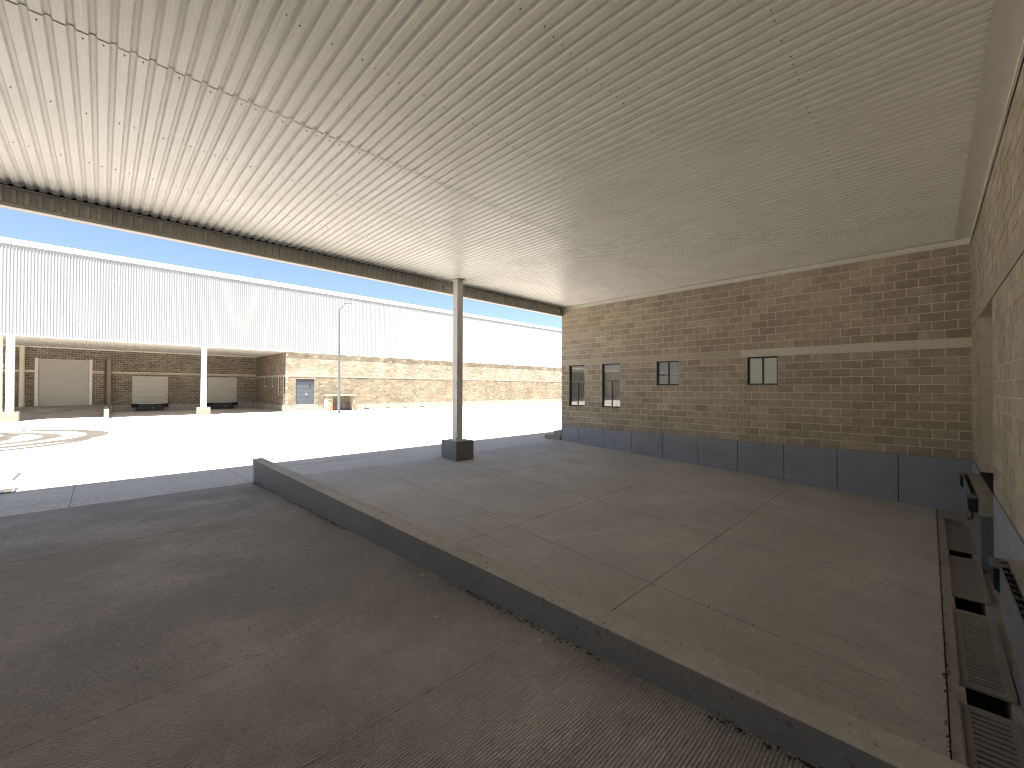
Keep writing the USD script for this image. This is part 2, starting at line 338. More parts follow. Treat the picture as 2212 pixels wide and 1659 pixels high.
hv = []; nx_, ny_ = 14, 60
for i in range(nx_):
    for j in range(ny_):
        x_ = -700 + 340 * i / (nx_ - 1); y_ = -300 + 1000 * j / (ny_ - 1); e = math.sin(math.pi * i / (nx_ - 1))
        hv.append((x_, y_, -1.5 + e * (28 + 45 * fbm(np.array([[x_ * .006, y_ * .006, 2.2]]), 4)[0])))
hf = [[i * ny_ + j, (i + 1) * ny_ + j, (i + 1) * ny_ + j + 1, i * ny_ + j + 1] for i in range(nx_ - 1) for j in range(ny_ - 1)]
obj('hills', (np.array(hv), np.array(hf)), M['hill'], kind='structure')

# ramp (left) rises towards the building, dock pit (right) falls towards it
KX0, KX1 = 2.365, 2.565
def slopeslab(x0, x1, y0, y1, zf, g=.004, t=.12, nx=1, ny=1):
    v, f = BOX(x0 + g, x1 - g, y0 + g, y1 - g, -t, 0); v = v.copy(); v[:, 2] += np.array([zf(y) for y in v[:, 1]]); return v, f
ramp_z = lambda y: .0316 * (11 - y)
pit_z = lambda y: -.0545 * (11 - max(y, .0))
ramp = xf('ramp', kind='structure')
for a, b in ((-3, 0), (0, 2.74), (2.74, 3.9), (3.9, 5.3), (5.3, 7.88), (7.88, 11.0)):
    for c, d in ((-26, -5.4), (-5.4, KX0)):
        obj('ramp_slab', slopeslab(c, d, a, b, ramp_z, g=.002), M['ramp'], ramp)
obj('joint_bed', slopeslab(-26, KX0, -3, 11, lambda y: ramp_z(y) - .02, g=0, t=.02), M['soil'], ramp)
pit = xf('dock_floor', kind='structure')
px = [KX1, 5.0, 7.43, 10.2, 13.1]; py = [.55, 3.16, 5.69, 8.5, 11.0]
for i in range(4):
    for j in range(4):
        obj('floor_slab', slopeslab(px[i], px[i + 1], py[j], py[j + 1], pit_z, g=.0045), M['pit'], pit)
obj('joint_bed', slopeslab(KX1, 13.1, .55, 11, lambda y: pit_z(y) - .02, g=0, t=.02), M['soil'], pit)
# drain apron with its trench: y 0 .. .55, floor about -.57
AZ = -.575
ap = sbox(KX1, 0.0, 13.095, .545).difference(sbox(3.05, .175, 12.3, .435))
t = extrude(ap, .3); v = np.array(t.vertices); v[:, 2] += AZ - .3
obj('drain_apron', (v, t.faces), M['apron'], pit)
obj('trench_bed', BOX(3.0, 12.35, .16, .45, AZ - .42, AZ - .36), M['trench'], pit)
tr = MB(); tr.box(3.0, 12.35, .165, .173, AZ - .36, AZ - .03).box(3.0, 12.35, .437, .445, AZ - .36, AZ - .03)
obj('trench_side', tr.get(), M['trench'], pit)

# ================================================================== KERB WALL
kerb = xf('kerb_wall', 'low grey concrete kerb wall running between the ramp and the dock floor', 'kerb')
def kerbbody(x0, x1, y0, y1, zb, zt, nseg=46, c=.012, seed=1):
    ysg = np.linspace(y0, y1, nseg + 1)
    prof = lambda: np.array([[x0, zb], [x0, zt - c], [x0 + c, zt], [x1 - c, zt], [x1, zt - c], [x1, zb]])
    V = []; F = []
    for i, y in enumerate(ysg):
        pr = prof(); w = .006 * (fbm(np.array([[y * .9, seed, 0], [y * .9, seed, 4], [y * 3, 9, seed]]), 3) - .5)
        pr[:, 0] += w[0]; pr[1:5, 1] += w[1]; pr[1:3, 0] += w[2] * .6
        V.append(np.c_[pr[:, 0], np.full(6, y), pr[:, 1]])
        if i:
            a, b = (i - 1) * 6, i * 6
            for k in range(6): F.append([a + k, a + (k + 1) % 6, b + (k + 1) % 6, b + k])
    V = np.vstack(V); F = np.array(F); F3 = np.vstack([F[:, [0, 1, 2]], F[:, [0, 2, 3]]])
    e = (len(ysg) - 1) * 6
    cap = [[0, k + 1, k] for k in range(1, 5)] + [[e, e + k, e + k + 1] for k in range(1, 5)]
    return V, np.vstack([F3, np.array(cap)])
KV, KF = kerbbody(KX0, KX1, -.0, 11.08, -.7, .5)
obj('kerb_body', (KV, KF[:, ::-1]), M['kerb'], kerb)
sv, sf = kerbbody(KX0 - .004, KX0 + .05, 0, 10.93, -.2, .482, c=.002)
obj('painted_side', (sv, sf[:, ::-1]), M['kerb_paint'], kerb, label='dark grey painted side of the kerb')

# ================================================================== SIDE WALL (with the windows)
XW = 13.1; WY = 11.03; ZP = .57; ZT = 5.17
side = xf('block_wall', 'brown concrete block wall with four dark framed windows at the right end of the canopy', 'wall')
wins = [(9.91, 10.67, 1.37, 2.97), (8.39, 9.16, 1.37, 2.97), (6.27, 7.04, 2.17, 2.97), (3.55, 4.31, 2.17, 2.97)]
build_wall(side, 'x', XW, -1, 0.0, WY, ZP, 12, wins, M['block'], M['blocks'], near=160, cham=.005, gap=.017)
build_wall(side, 'x', XW, -1, 0.0, WY, ZP + 2.6, 10, [], M['block'], M['blocks'], near=140, cham=.005, off=.2, gap=.017)
pl = rects(-.3, WY - .004, ZP + .004, ZT + .3, [(a + .002, b - .002, c + .002, d - .002) for a, b, c, d in wins])
obj('mortar_bed', wall_plate('x', pl, XW + .0025, .22), M['mortar'], side)
obj('lintel_band', CBOX(XW - .004, XW + .05, 4.49, WY - .004, 2.975, 3.165, .012), M['band'], side)
obj('lintel_band', CBOX(XW - .016, XW + .05, .12, 4.485, 2.982, 3.15, .012), M['band_pale'], side, label='smooth pale length of the lintel band')
obj('plinth_core', BOX(XW + .012, XW + .22, -.3, WY - .006, -.8, ZP - .004), M['dark'], side)
pj = [0.0, 1.16, 2.28, 3.42, 4.56, 5.68, 6.82, 7.94, 9.05, 10.17, WY]
for i in range(len(pj) - 1):
    a, b = pj[i] + .008, pj[i + 1] - .008
    if i == len(pj) - 2: b = WY
    if i == 0: a = .0
    obj('plinth_panel', CBOX(XW - .014, XW + .1, a, b, -.75, ZP - .002, .008), M['plinth'], side)
def window(par, a, b, c, d, tall):
    X0, X1 = XW + .075, XW + .125; w = .045
    fr = rects(a, b, c, d, [(a + w, b - w, c + w, d - w)])
    wf = obj('window', wall_plate('x', fr, X0, X1 - X0), M['frame'], par)
    mid = (a + b) / 2
    if tall:
        zt = 2.335
        obj('transom', CBOX(X0 + .004, X1 - .004, a + w, b - w, zt - .02, zt + .02, .003), M['frame_grey'], wf)
        obj('mullion', CBOX(X0 + .006, X1 - .006, mid - .018, mid + .018, c + w, zt - .02, .003), M['frame_grey'], wf)
        panes = [(a + w, b - w, zt + .02, d - w), (a + w, mid - .018, c + w, zt - .02), (mid + .018, b - w, c + w, zt - .02)]
    else:
        obj('mullion', CBOX(X0 + .004, X1 - .004, mid - .022, mid + .022, c + w, d - w, .003), M['frame'], wf)
        panes = [(a + w, mid - .022, c + w, d - w), (mid + .022, b - w, c + w, d - w)]
    for p, q, r, s in panes:
        obj('pane', BOX(X0 + .022, X0 + .027, p - .004, q + .004, r - .004, s + .004), M['glass'], wf)
    obj('sill', CBOX(XW - .006, X0 + .01, a + .003, b - .003, c - .004, c + .012, .003), M['frame_grey'], wf)
for k, wn in enumerate(wins): window(side, *wn, k < 2)
for wn, cm, lb in zip(wins, ('reflection_grey', 'reflection_pale', 'reflection_grey', 'room'), ('dim grey curtain', 'pale grey curtain', 'dim grey blind', 'pale beige blind')):
    obj('window_curtain', BOX(XW + .135, XW + .14, wn[0] + .03, wn[1] - .03, wn[2] + .03, wn[3] - .03), M[cm], side, label=lb + ' behind the panes')  # grey panels are added for the reflected tone; the beige one is a blind
room = MB(); room.box(17.0, 17.1, .2, 10.9, .4, 4).box(13.35, 17.0, .2, .3, .4, 4).box(13.35, 17.0, 10.78, 10.9, .4, 4).box(13.35, 17.0, .3, 10.78, .4, .5).box(13.35, 17.0, .3, 10.78, 3.6, 3.7)
obj('room', room.get(), M['room'], kind='structure')

# ================================================================== DOCK WALL (seen along its face at the right edge)
dock = xf('dock_wall', 'pale block wall with dock door openings seen almost edge-on at the right edge', 'wall')
dop = [(9.14, 11.27, .45, 3.37), (3.55, 5.65, .45, 3.37)]
build_wall(dock, 'y', 0.0, 1, -20, XW, ZP, 14, dop, M['dockblock'], M['dockblocks'], near=170, view=(5.7, 13.1), cham=.009, gap=.013)
build_wall(dock, 'y', 0.0, 1, -20, XW, ZP + 3.0, 8, [], M['dockblock'], M['dockblocks'], near=125, view=(5.7, 13.1), cham=.009, gap=.013, off=.2)
dpl = rects(-20, XW - .002, ZP + .004, ZT + .3, [(a + .002, b - .002, c, d - .002) for a, b, c, d in dop])
obj('mortar_bed', wall_plate('y', dpl, -.24, .236), M['mortar_pale'], dock)
obj('lintel_band', CBOX(-20, XW - .002, -.05, .010, 3.375, 3.565, .012), M['oldconc'], dock)
pq = [(-20, 3.0), (3.0, 6.2), (6.2, 7.6), (7.6, 9.0), (11.55, 13.08)]
obj('plinth_core', BOX(-20, XW, -.24, -.012, -.8, ZP - .004), M['dark'], dock)
for a, b in pq: obj('plinth_panel', CBOX(a + .006, b - .006, -.1, .014, -.75 if a > 2 else .0, ZP - .002, .008), M['plinth'], dock)
for a, b, c, d in dop:
    sh = []
    n = 29
    for i in range(n + 1): sh.append((-.20 - (.012 if i % 2 else 0), c + (d - c) * i / n))
    V = [];
    for x in (a - .05, b + .05): V += [(x, y, z) for y, z in sh]
    F = [[i, n + 1 + i, n + 2 + i, i + 1] for i in range(n)]
    obj('dock_door', (np.array(V), np.array(F)[:, ::-1]), M['shutter'], dock)

# levellers
def leveller(x0, x1, label):
    lv = xf('dock_leveller', label, 'dock leveller', group='edge of dock levellers', loc=((x0 + x1) / 2, 0, 0))
    w = (x1 - x0) / 2
    obj('concrete_ledge', CBOX(-w, w, -.22, .15, .23, .50, .01), M['oldconc'], lv)
    obj('ledge_support', CBOX(-w + .06, w - .06, -.1, .125, -.60, .229, .01), M['kerb_paint'], lv, label='dark painted block under the ledge')
    obj('hinge_plate', CBOX(-w + .05, w - .05, .151, .161, .26, .49, .003), M['black_steel'], lv)
    n = 15
    for i in range(n):
        x = -w + .14 + (2 * w - .28) * i / (n - 1)
        obj('rib', CBOX(x - .012, x + .012, .162, .204, .40, .497, .003), M['black_steel'], lv)
    obj('hinge_rod', cyl((-w + .1, .183, .465), (w - .1, .183, .465), .014, n=10), M['lip'], lv)
    obj('lip_plate', CBOX(-w + .31, w - .31, .206, .217, .10, .505, .003), M['lip'], lv)
    for s in (-1, 1):
        # rubber bumper: rounded lower end
        pts = [(.0, .0), (.085, .0), (.085, -.165)] + [(.0425 + .0425 * math.cos(t), -.165 - .0425 * math.sin(t)) for t in np.linspace(0, math.pi, 9)[1:]]
        ex = trimesh.creation.extrude_polygon(Polygon(pts), .28, engine='earcut'); v = np.array(ex.vertices)
        xx = (s * (w - .0) - (.28 if s > 0 else 0)) + v[:, 2]
        bv = np.c_[xx, .164 + v[:, 0], .468 + v[:, 1]]
        obj('bumper', (bv, ex.faces), M['rubber'], lv)
        xc = s * (w - .14)
        obj('bumper_bracket', CBOX(xc - .15, xc + .15, .163, .262, .469, .487, .004), M['lip'], lv)
    hk = MB(); hk.add(*cyl((-w + .2, .20, .22), (-w + .2, .20, .14), .012, n=8)).add(*cyl((-w + .2, .20, .14), (-w + .2, .235, .11), .012, n=8)).add(*cyl((-w + .2, .235, .11), (-w + .2, .25, .15), .012, n=8))
    obj('latch_hook', hk.get(), M['black_steel'], lv)
    return lv
lv0 = leveller(9.05, 11.5, 'black ribbed dock leveller on its concrete ledge near the wall corner')
copy_of(lv0, (4.72, 0, 0), label='black ribbed dock leveller cut off by the right edge of the picture', cat='dock leveller', group='edge of dock levellers')

# drain grates
def grate(x0, x1):
    L = x1 - x0
    poly = sbox(-L / 2, -.155, L / 2, .155)
    n = int(round((L - .16) / .068)); holes = []
    for i in range(n):
        xc = -L / 2 + .11 + (L - .22) * i / (n - 1)
        holes.append(sbox(xc - .014, -.105, xc + .014, .105))
    tm = extrude(poly.difference(unary_union(holes)), .022)
    return (np.array(tm.vertices) + [0, 0, -.022], tm.faces)
gl = [(9.90, 11.70, .285, 'farthest slotted drain grate, by the leveller near the wall corner'), (7.71, 9.52, .288, 'slotted drain grate second from the wall corner'),
      (5.44, 7.25, .305, 'slotted drain grate beside the cut-off leveller'), (3.30, 5.12, .318, 'nearest slotted drain grate, cut off at the lower right corner')]
for k, (a, b, yc, lab) in enumerate(gl):
    p = xf('drain_grate', lab, 'drain grate', group='slotted grates over the drain trench', loc=((a + b) / 2, yc, AZ + .026), rotz=rng.uniform(-.5, .5))
    obj('slotted_plate', grate(a, b), M['grate'], p)
    obj('edge_frame', MB().cbox(-(b - a) / 2, (b - a) / 2, -.168, -.157, -.03, .02, .003).cbox(-(b - a) / 2, (b - a) / 2, .157, .168, -.03, .02, .003).get(), M['grate'], p)

# ================================================================== CANOPY ROOF
roof = xf('loading_canopy', 'cream ribbed metal sheet ceiling of the canopy with rows of screws', 'canopy roof')
PR = .14; ZR = 5.30
def sheet(x0, nr, y0, y1, z0, seed, ny=10, t=.0012, edge=0.0):
    xs_, zs = [], []
    for k in range(nr):
        b = x0 + k * PR
        xs_ += [b, b + .017, b + .047, b + .064]; zs += [0, .027, .027, 0]
        # shallow stiffening crease in the pan
        xs_ += [b + .098, b + .102, b + .106]; zs += [0, .0018, 0]
    xs_.append(x0 + nr * PR); zs.append(0); xs_ += [x0 + nr * PR + .014]; zs += [.018]
    xs_ = np.array(xs_); zs = np.array(zs); nn = len(xs_)
    yy = np.linspace(y0, y1, ny + 1); V = []
    for y in yy:
        w = .0035 * (fbm(np.c_[xs_ * .8, np.full(nn, y * .7), np.full(nn, seed * .37)], 2) - .5)
        ye = y + (edge * (noise(np.c_[xs_ * 5, np.full(nn, 3.3), np.full(nn, seed * 1.7)]) - .5) if y == y0 else 0)
        V.append(np.c_[xs_, np.full(nn, 1.0) * ye, z0 + zs + w])
    n1 = len(V) * nn; V = np.vstack(V); V2 = V + [0, 0, t]
    F = []
    for j in range(ny):
        for i in range(nn - 1):
            a = j * nn + i; F.append([a, a + nn, a + nn + 1, a + 1]); F.append([n1 + a, n1 + a + 1, n1 + a + nn + 1, n1 + a + nn])
    for i in range(nn - 1):
        F.append([i, i + 1, n1 + i + 1, n1 + i]); a = ny * nn + i; F.append([a, n1 + a, n1 + a + 1, a + 1])
    return np.vstack([V, V2]), np.array(F)
x = -2.92; k = 0
SW = 7 * PR
XR0 = -2.92
while x < XW - .02:
    nr = min(7, int(math.ceil((XW - x) / PR)))
    obj('roof_sheet', sheet(x, nr, .12, 6.13, ZR, k), M['roof'], roof)
    obj('roof_sheet', sheet(x, nr, 6.075 + rng.uniform(-.012, .012), 11.02, ZR - .005, k + 50, edge=.012), M['roof'], roof)
    x += SW; k += 1
obj('roof_sheet', sheet(XR0 - 17 * SW, 119, .12, 11.02, ZR, 99, ny=2), M['roof'], roof, label='long stretch of the ceiling to the left')
sw = MB()
for yy_ in (1.6, 3.07, 4.58, 6.15, 7.63, 9.16, 10.6):
    c = 0; xx_ = XR0 + .10
    while xx_ < XW - .1:
        q = c % 7
        if q in (1, 3, 5) or (q == 0) or (q == 6 and rng.random() < .6):
            xq = xx_ + rng.uniform(-.012, .012) ; yq = yy_ + rng.uniform(-.02, .02); z = ZR - (.005 if yy_ > 6.1 else 0)
            s = .0058
            sw.add(*cyl((xq, yq, z - .008), (xq, yq, z + .01), s, s * .8, 7))
        xx_ += PR; c += 1
obj('screw_heads', sw.get(), M['screw'], roof, kind='stuff')
obj('dock_flashing', MB().box(-20, XW - .002, .012, .25, 5.288, 5.2895).box(-20, XW - .002, .012, .016, 5.165, 5.288).cbox(-20, XW - .002, .012, .034, 5.150, 5.166, .003).get(), M['flash'], roof)
obj('side_flashing', MB().box(XW - .012, XW - .010, .016, 11.02, 5.172, 5.29).box(XW - .08, XW - .012, .016, 11.02, 5.2885, 5.290).cbox(XW - .026, XW - .010, .016, 11.02, 5.163, 5.174, .003).get(), M['flash'], roof)
obj('roof_deck', BOX(-24, 62, -24, 11.12, 5.42, 5.6), M['dark'], roof)
obj('facade_cladding', BOX(-24, 62, 11.145, 11.185, 4.955, 12.25), M['clad'], roof)

beam = xf('eave_beam', 'dark grey-brown fluted steel beam along the open edge of the canopy', 'beam')
obj('beam_web', BOX(-24, XW + .1, 11.06, 11.14, 4.97, 5.285), M['beam'], beam)
obj('bottom_flange', CBOX(-24, XW + .1, 10.995, 11.143, 4.948, 4.968, .004), M['beam'], beam)
obj('bottom_lip', CBOX(-24, XW + .1, 10.995, 11.005, 4.969, 5.005, .003), M['beam'], beam)
obj('top_angle', CBOX(-24, XW + .1, 11.000, 11.058, 5.262, 5.278, .004), M['flash'], beam)
obj('top_void', BOX(-24, XW, 11.062, 11.14, 5.286, 5.40), M['dark'], beam)
x = -2.9
while x < XW - .05:
    v = np.array([[x, 11.0605, 5.02], [x + .078, 11.0605, 5.02], [x + .066, 11.032, 5.024], [x + .012, 11.032, 5.024],
                  [x, 11.0605, 5.245], [x + .078, 11.0605, 5.245], [x + .066, 11.032, 5.241], [x + .012, 11.032, 5.241]])
    f = np.array([[0, 3, 2, 1], [4, 5, 6, 7], [3, 7, 6, 2], [0, 4, 7, 3], [1, 2, 6, 5]])
    obj('flute', (v, f[:, ::-1]), M['beam'], beam); x += PR

# ================================================================== NEAR COLUMN
colm = xf('steel_column', 'square pale steel column on a dark grey pedestal under the canopy edge', 'column', loc=(7.55, 10.56, 0))
obj('pedestal', CBOX(-.32, .32, -.365, .365, -.08, .505, .012), M['pedestal'], colm)
obj('grout_pad', CBOX(-.315, .315, -.36, .36, .5055, .512, .004), M['oldconc'], colm)
obj('base_plate', CBOX(-.2, .2, -.2, .2, .5125, .53, .003), M['column'], colm)
obj('shaft', CBOX(-.103, .103, -.103, .103, .530, 5.295, .010), M['column'], colm)
obj('seam_plate', CBOX(-.109, -.1035, -.06, .06, 2.1, 2.24, .002), M['column'], colm)
obj('cap_plate', CBOX(-.16, .16, -.16, .16, 5.268, 5.284, .003), M['column'], colm)
for sx_ in (-.16, .16):
    for sy_ in (-.16, .16): obj('anchor_bolt', MB().add(*cyl((sx_, sy_, .53), (sx_, sy_, .605), .011, n=8)).add(*cyl((sx_, sy_, .531), (sx_, sy_, .552), .02, n=6)).get(), M['galv'], colm)

# corner steps seen past the end of the block wall
st = xf('concrete_steps', 'rough concrete steps just past the end of the block wall', 'steps')
for k, (d, z0, z1) in enumerate(((.80, -.02, .17), (.38, .171, .345))): obj('step', CBOX(13.02 + .05 * k, 15.2, 11.045, 11.045 + d, z0, z1, .02), M['oldconc'], st)
obj('front_wall', MB().box(13.33, 62, 10.95, 11.04, -.3, 4.95).get(), M['farblocks'], label='block front wall beyond the corner of the windowed wall', cat='wall')

# ================================================================== FAR WAREHOUSE
YF = 44.3; ZG = -.29; PF = .34; XC = 12.6
far = xf('far_warehouse', 'long warehouse across the yard with white ribbed cladding above block walls', 'warehouse')
# white cladding sheets
def clad_sheet(x0, nr, z0, z1, y, seed, pitch=.154):
    xs_, ds = [], []
    for k in range(nr):
        b = x0 + k * pitch; xs_ += [b, b + .018, b + .052, b + .07]; ds += [0, .028, .028, 0]
    xs_.append(x0 + nr * pitch); ds.append(0); xs_, ds = np.array(xs_), np.array(ds); nn = len(xs_)
    nz_ = 4; V = []
    for z in np.linspace(z0, z1, nz_ + 1):
        w = .006 * (fbm(np.c_[xs_ * .6, np.full(nn, z * .5), np.full(nn, seed * .31)], 2) - .5)
        V.append(np.c_[xs_, y - ds + w, np.full(nn, z)])
    F = [[j * nn + i, j * nn + i + 1, (j + 1) * nn + i + 1, (j + 1) * nn + i] for j in range(nz_) for i in range(nn - 1)]
    return np.vstack(V), np.array(F)
x = -9.0; k = 0; CW = 7 * .154
while x < 60:
    obj('cladding_sheet', clad_sheet(x, 7, 5.56, 11.75, YF + .005 + .002 * (k % 2), k), M['clad'], far); x += CW; k += 1
obj('cladding_sheet', clad_sheet(-9 - 70 * CW, 70 * 7, 5.56, 11.75, YF, 77), M['clad'], far, label='cladding running on to the left')
obj('cladding_back', BOX(-84, 62, YF + .03, YF + .12, 5.60, 12.0), M['trim'], far)
obj('base_trim', CBOX(-84, 62, YF - .05, YF + .10, 5.535, 5.600, .006), M['trim'], far)
obj('roof_cap', MB().cbox(-84, 62, YF - .10, YF + .5, 11.98, 12.09, .01).cbox(-84, 62, YF - .06, YF + .4, 11.72, 11.978, .01).get(), M['trim'], far)
obj('roof_slab', BOX(-84, 62, YF + .5, 75, 11.7, 12.0), M['trim'], far)
# front block wall
fdoor = (13.50, 15.27, .40, 2.94)
fwl = xf('front_wall', parent=far)
build_wall(fwl, 'y', YF + .06, -1, XC + .004, 60, PF, 14, [fdoor], M['farblock_low'], M['farblocks_low'], near=150, view=(12, 40), cham=.004, depth=.05)
build_wall(fwl, 'y', YF + .06, -1, XC + .004, 60, PF + 3.0, 11, [], M['farblock'], M['farblocks'], near=150, view=(12, 40), cham=.004, depth=.05, off=.2)
obj('mortar_bed', wall_plate('y', rects(XC + .004, 60, ZG - .1, 5.6, [(fdoor[0] + .002, fdoor[1] - .002, fdoor[2], fdoor[3] - .002)]), YF + .064, .2), M['mortar_pale'], fwl)
obj('lintel_band', CBOX(XC + .3, 60, YF + .035, YF + .1, PF + 2.81, PF + 2.99, .01), M['white_conc'], fwl)
pj = [XC + .01, 13.2] ; 
pfx = [15.6, 16.18, 19.05, 20.61, 21.92, 23.23, 24.56, 25.95, 27.73, 29.06, 30.42, 31.79, 33.1, 34.4, 35.71, 37.03, 38.36, 39.66, 40.97, 42.27, 43.57, 44.85, 46.23, 47.56, 48.9, 50.2, 51.5, 52.86, 54.2, 55.6, 57, 58.4, 59.8]
obj('plinth_panel', CBOX(XC + .006, 13.48, YF + .03, YF + .07, -.6, PF - .004, .006), M['white_conc'], fwl)
for a, b in zip(pfx[:-1], pfx[1:]): obj('plinth_panel', CBOX(a + .012, b - .012, YF + .02, YF + .065, -.6, PF - .004 + rng.uniform(-.02, 0), .008), M['white_conc'], fwl)
for xs_ in (20.5, 23.0, 25.3, 27.6, 53.6): obj('wall_drain_slot', CBOX(xs_, xs_ + .5, YF - .03, YF + .019, -.33, -.20, .005), M['dark'], fwl)
# door in the front wall
dr = obj('double_door', CBOX(13.55, 15.22, YF + .12, YF + .16, .42, 2.52, .004), M['door_grey'], far)
obj('transom_panel', CBOX(13.55, 15.22, YF + .115, YF + .155, 2.55, 2.90, .004), M['door_dark'], dr)
obj('door_frame', MB().cbox(13.50, 13.549, YF + .08, YF + .17, .40, 2.94, .004).cbox(15.221, 15.27, YF + .08, YF + .17, .40, 2.94, .004).cbox(13.549, 15.221, YF + .08, YF + .17, 2.901, 2.94, .004).cbox(13.549, 15.221, YF + .09, YF + .165, 2.521, 2.549, .003).get(), M['door_grey'], dr)
obj('centre_joint', CBOX(14.50, 14.512, YF + .112, YF + .119, .43, 2.51, .002), M['door_dark'], dr)
obj('vision_slot', CBOX(14.80, 14.90, YF + .11, YF + .119, 2.0, 2.40, .003), M['frame'], dr)
for i in range(4): obj('door_panel_rib', CBOX(13.6, 15.18, YF + .113, YF + .119, .72 + .42 * i, .735 + .42 * i, .002), M['door_grey'], dr)
obj('door_handle', MB().cbox(14.42, 14.56, YF + .06, YF + .111, 1.44, 1.52, .01).cbox(14.50, 14.56, YF + .06, YF + .111, 1.30, 1.439, .01).get(), M['trim'], dr)
# canopy side wall of the far warehouse
fsw = xf('side_wall', parent=far)
fw_ = [(44.55, 45.15, 1.36, 3.10), (46.2, 46.75, 1.36, 3.10), (48.35, 48.9, 2.30, 3.10), (51.1, 51.65, 2.30, 3.10)]
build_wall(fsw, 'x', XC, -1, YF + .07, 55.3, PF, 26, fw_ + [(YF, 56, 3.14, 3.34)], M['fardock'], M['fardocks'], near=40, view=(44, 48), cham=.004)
obj('mortar_bed', wall_plate('x', rects(YF + .27, 55.3, ZG - .1, 5.56, [(a + .002, b - .002, c, d) for a, b, c, d in fw_]), XC + .004, .18), M['mortar_pale'], fsw)
obj('wall_return', BOX(XC + .004, XC + .2, YF + .0605, YF + .269, ZG - .1, 5.56), M['mortar_pale'], fsw)
obj('lintel_band', CBOX(XC - .02, XC + .05, YF + .075, 55.25, 3.15, 3.33, .01), M['white_conc'], fsw)
for a, b in ((YF + .08, 46.4), (46.4, 49.1), (49.1, 52.2), (52.2, 55.2)): obj('plinth_panel', CBOX(XC - .02, XC + .05, a + .012, b - .012, -.6, PF - .004, .008), M['oldconc'], fsw)
for a, b, c, d in fw_:
    wv = obj('window', wall_plate('x', rects(a, b, c, d, [(a + .05, b - .05, c + .05, d - .05)]), XC + .06, .05), M['frame'], fsw)
    obj('pane', BOX(XC + .08, XC + .086, a + .045, b - .045, c + .045, d - .045), M['glass'], wv)
obj('window_backing', BOX(XC + .6, XC + .65, YF + .4, 54, .5, 4.0), M['room'], fsw)
# recessed dock wall
YD = 55.3
fdw = xf('dock_wall', parent=far)
big = (-3.93, -.81, .40, 4.56); d1 = (2.12, 4.76, .46, 3.12); d2 = (8.07, 10.74, .46, 3.10)
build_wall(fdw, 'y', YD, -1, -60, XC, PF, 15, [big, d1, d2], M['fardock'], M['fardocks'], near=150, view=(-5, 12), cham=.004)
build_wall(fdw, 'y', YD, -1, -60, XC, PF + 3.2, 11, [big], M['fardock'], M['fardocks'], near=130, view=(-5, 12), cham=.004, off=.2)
obj('mortar_bed', wall_plate('y', rects(-84, XC, ZG - .1, 5.75, [(a + .002, b - .002, c, d) for a, b, c, d in (big, d1, d2)]), YD + .004, .2), M['mortar'], fdw)
obj('lintel_band', CBOX(-.55, XC - .03, YD - .02, YD + .05, 3.325, 3.50, .01), M['band'], fdw)
for a, b in ((-84, -4.2), (.7, 2.9), (2.9, 4.3), (4.3, 5.55), (5.55, 6.9), (6.9, 8.2), (8.2, 9.6), (9.6, 11), (11, XC - .03)): obj('plinth_panel', CBOX(a + .014, b - .014, YD - .02, YD + .05, -.6, PF - .004, .008), M['oldconc'], fdw)
def shutter(name, a, b, c, d, y, n):
    sh = []
    for i in range(n): z = c + (d - c) * i / n; h = (d - c) / n; sh += [(y, z), (y - .02, z + h * .35), (y - .02, z + h * .7), (y, z + h * .95)]
    sh.append((y, d)); m = len(sh); V = [(a, *q) for q in sh] + [(b, *q) for q in sh]
    return obj(name, (np.array(V), np.array([[i, i + 1, m + i + 1, m + i] for i in range(m - 1)])[:, ::-1]), M['shutter'], far)
bd = shutter('roller_door', *big, YD + .05, 42)
for a, b in ((-4.13, -3.93), (-.81, -.62)): obj('door_guide', CBOX(a, b, YD - .10, YD + .03, .40, 4.60, .01), M['flash'], bd)
for q in (d1, d2):
    s_ = shutter('dock_door', *q, YD + .04, 5)
    obj('door_sill', CBOX(q[0], q[1], YD - .012, YD + .05, q[2] - .03, q[2] + .03, .006), M['flash'], s_)
obj('wall_pier', CBOX(.35, .62, YD - .35, YD + .02, -.3, 4.70, .01), M['pier'], far)
obj('pier_channel', CBOX(.17, .345, YD - .12, YD + .02, .40, 4.68, .01), M['strip_brown'], far, label='dark brown channel beside the wall pier')  # solid brown strip put in for the dark recess beside the pier
# soffit
sof = MB()
xs_, zs = [], []
b = -60.0
while b < XC - .1: xs_ += [b, b + .03, b + .09, b + .12]; zs += [0, .03, .03, 0]; b += .2
xs_ = np.array(xs_); zs = np.array(zs); nn = len(xs_)
V = np.vstack([np.c_[xs_, np.full(nn, YF + .1), 5.62 + zs], np.c_[xs_, np.full(nn, YD), 5.62 + zs]])
obj('soffit', (V, np.array([[i, nn + i, nn + i + 1, i + 1] for i in range(nn - 1)])), M['roof'], far)
obj('soffit_lining', BOX(-84, 60, YF + .13, YD + 8, 5.68, 5.8), M['dark'], far)
obj('soffit_trim', MB().cbox(-34, XC - .03, YD - .05, YD - .004, 5.50, 5.615, .006).cbox(XC - .05, XC - .004, YF + .1, YD - .06, 5.50, 5.615, .006).get(), M['flash'], far)
obj('far_ramp', (lambda v, f: (v + np.c_[np.zeros(8), np.zeros(8), np.where(v[:, 1] > 50, .66, 0) * (v[:, 2] > -.35)], f))(*BOX(-84, .135, 44.6, YD - .02, -.49, -.27)), M['ramp'], kind='structure')
fk = xf('kerb_wall', 'low white-ended kerb wall under the far canopy', 'kerb')
obj('kerb_body', CBOX(.14, .42, 44.40, YD - .36, -.4, .385, .015), M['white_conc'], fk)

